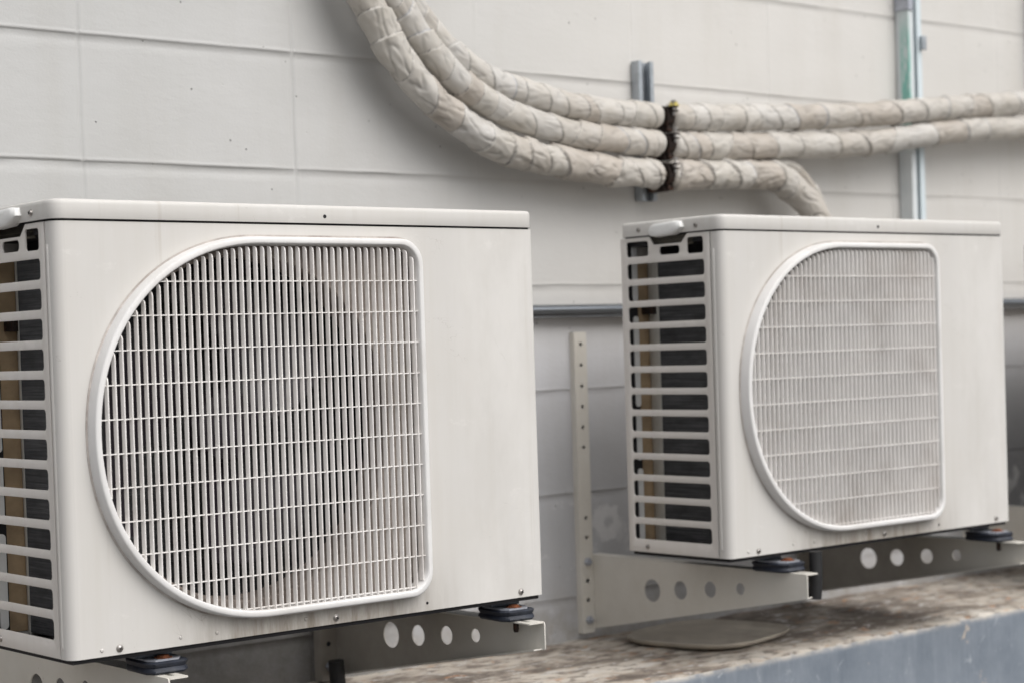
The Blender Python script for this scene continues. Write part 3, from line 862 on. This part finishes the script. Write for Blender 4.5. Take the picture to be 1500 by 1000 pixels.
def clamp(z, r, dx, label):
    t = thing('pipe_clamp', label, 'pipe clamp', (XC+dx, 0, z), group='rusty clamps holding the pipes to the strut')
    bm = bmesh.new(); rings = []
    yc = .472
    for k in range(40):
        a = 2*pi*k/40
        for_ = []
        for rr, hw in ((r, -.0110), (r, .0110), (r+.0024, .0110), (r+.0024, -.0110)):
            for_.append(bm.verts.new((hw, yc-rr*cos(a), rr*sin(a))))
        rings.append(for_)
    for i in range(40):
        A, B = rings[i], rings[(i+1) % 40]
        for k in range(4): bm.faces.new((A[k], A[(k+1) % 4], B[(k+1) % 4], B[k]))
    obj('strap', bm, M['darkrust'], t, smooth=40)
    bm = bmesh.new(); box(bm, -.008, .010, yc-.002, YW-.026, -r-.0130, -r+.002, .002); box(bm, -.003, .012, yc-.010, yc+.002, -r-.0120, -r+.001, .003)
    obj('clamp_tab', bm, M['darkrust'], t)
    # ears and bolt standing up front-top
    bm = bmesh.new()
    c = Vector((0, yc-r*.72, r*.78))
    for s in (-1, 1): box(bm, -.0065, .0065, yc-r*.72-.020, yc-r*.72+.004, r*.70+s*.0045-.0012, r*.70+s*.0045+.0012, .0004)
    obj('clamp_ears', bm, M['darkrust'], t)
    bm = bmesh.new()
    lathe(bm, [(.0022, -.012), (.0024, .013), (.0055, .0131), (.0055, .0165), (.003, .0175)], (0, yc-r*.72-.013, r*.70), seg=6)
    obj('clamp_bolt', bm, M['screw'], t)
    return t
c1 = clamp(.8300, .0180, .003, 'topmost rusty pipe clamp, with a yellowish bolt head')
c2 = clamp(.7765, .0184, .005, 'middle rusty pipe clamp of the three on the short strut')
c3 = clamp(.7155, .0202, .001, 'lowest rusty pipe clamp of the three on the short strut')
bm = bmesh.new(); lathe(bm, [(.0115, 0), (.0115, .003), (.0085, .0035), (.0085, .009), (.003, .010)], (.004, .450, .0180), seg=6)
obj('yellow_nut', bm, M['brass'], c1)

def tube(bm, C, r, seg=24):
    rings = []; n = len(C)
    for i, c in enumerate(C):
        t = (C[min(n-1, i+1)]-C[max(0, i-1)]).normalized()
        a = Vector((0, 1, 0)) if abs(t.y) < .9 else Vector((1, 0, 0))
        a = (a-t*a.dot(t)).normalized(); b = t.cross(a)
        rings.append([bm.verts.new(c+a*r*cos(2*pi*k/seg)+b*r*sin(2*pi*k/seg)) for k in range(seg)])
    for A, B in zip(rings, rings[1:]):
        for k in range(seg): bm.faces.new((A[k], A[(k+1) % seg], B[(k+1) % seg], B[k]))
    bm.faces.new(rings[0]); bm.faces.new(rings[-1])

cd = thing('conduit', 'horizontal galvanised conduit running along the wall behind the units', 'conduit')
bm = bmesh.new(); tube(bm, [Vector((.45, YW-.0165, .4500)), Vector((2.0, YW-.0165, .4500)), Vector((4.4, YW-.0165, .4500))], .0128)
obj('tube', bm, M['conduit'], cd, smooth=40)
for x in (.62, 1.62, 2.62):
    bm = bmesh.new(); box(bm, x-.008, x+.008, YW-.0308, YW+.001, .4385, .4685, .002); obj('strap', bm, M['zinc'], cd)

# black drain hoses dropping from the base pans
def hose(pts, r, label):
    bm = bmesh.new(); tube(bm, catmull(pts, .006), r)
    return tag(obj('drain_hose', bm, M['black'], smooth=50), label, 'hose', 'black drain hoses below the units')
hose([(.7285, .470, -.142), (.7292, .470, -.152), (.730, .47, -.165), (.730, .468, -.189)], .0135, 'black drain hose standing on the ledge by the shaded bracket of the nearest unit')
hose([(1.452, .018, .006), (1.452, .018, -.02), (1.451, .018, -.05), (1.450, .020, -.078)], .0115, 'black drain hose end beside the arm tip under the second unit')

# shallow grey tray lying on the ledge
def tray():
    t = thing('plastic_tray', 'shallow grey rounded tray lying on the ledge under the second unit', 'tray', (1.515, .350, ZL+.003), (0, 0, .25))
    bm = bmesh.new(); rings = []
    for s, z in ((.90, 0), (.97, .003), (1.0, .009), (1.0, .0115), (.98, .012), (.95, .009), (.90, .006), (.5, .007), (.05, .008)):
        r = []
        for k in range(48):
            a = 2*pi*k/48; e = 2/3.2
            r.append(bm.verts.new((.150*s*math.copysign(abs(cos(a))**e, cos(a)), .135*s*math.copysign(abs(sin(a))**e, sin(a)), z)))
        rings.append(r)
    for A, B in zip(rings, rings[1:]):
        for k in range(48): bm.faces.new((A[k], A[(k+1) % 48], B[(k+1) % 48], B[k]))
    bm.faces.new(rings[0][::-1]); bm.faces.new(rings[-1])
    obj('dish', bm, M['tray'], t, smooth=60)
tray()

# ------------------------------------------------------------------ camera
p = dict(c=(-1.11067, -2.23011, .38627), yaw=-.69795, pitch=-.02663, roll=-.03183, f=2788.935, px=8.752, py=80.84)
yaw, pit, rol = p['yaw'], p['pitch'], p['roll']
fwd = Vector((-sin(yaw)*cos(pit), cos(yaw)*cos(pit), sin(pit)))
right = Vector((cos(yaw), sin(yaw), 0)); up = right.cross(fwd)
r = right*cos(rol)+up*sin(rol); u = -right*sin(rol)+up*cos(rol)
cam = bpy.data.cameras.new('camera'); co = bpy.data.objects.new('camera', cam); COL.objects.link(co)
co.matrix_world = Matrix(((r.x, u.x, -fwd.x, p['c'][0]), (r.y, u.y, -fwd.y, p['c'][1]), (r.z, u.z, -fwd.z, p['c'][2]), (0, 0, 0, 1)))
cam.sensor_fit = 'HORIZONTAL'; cam.sensor_width = 36; cam.lens = p['f']/1500*36
cam.shift_x = -p['px']/1500; cam.shift_y = p['py']/1500
cam.clip_start = .05; cam.clip_end = 500
cam.dof.use_dof = True; cam.dof.focus_distance = 2.66; cam.dof.aperture_fstop = 4.6
sc.camera = co

# ------------------------------------------------------------------ light: bright overcast
el, az = radians(50), radians(170)      # sun direction: from the right and front, high
w = bpy.data.worlds.new('World'); sc.world = w; w.use_nodes = True
nt = w.node_tree; bg = nt.nodes['Background']
sky = nt.nodes.new('ShaderNodeTexSky'); sky.sky_type = 'NISHITA'; sky.sun_disc = False
sky.sun_elevation = el; sky.sun_rotation = az; sky.air_density = 1.0; sky.dust_density = 4.0; sky.ozone_density = 1.0
hs = nt.nodes.new('ShaderNodeHueSaturation'); hs.inputs['Saturation'].default_value = .22
nt.links.new(sky.outputs[0], hs.inputs['Color']); nt.links.new(hs.outputs[0], bg.inputs[0])
bg.inputs[1].default_value = .15
sun = bpy.data.lights.new('sun', 'SUN'); so = bpy.data.objects.new('sun', sun); COL.objects.link(so)
sun.energy = 1.78; sun.angle = radians(60); sun.color = (1, .975, .94)
d = Vector((sin(az)*cos(el), cos(az)*cos(el), sin(el)))
so.rotation_euler = d.to_track_quat('Z', 'Y').to_euler()
so.location = (1, -3, 4)

sc.view_settings.view_transform = 'Standard'; sc.view_settings.look = 'None'
sc.view_settings.exposure = 0; sc.view_settings.gamma = 1
sc.cycles.use_denoising = True
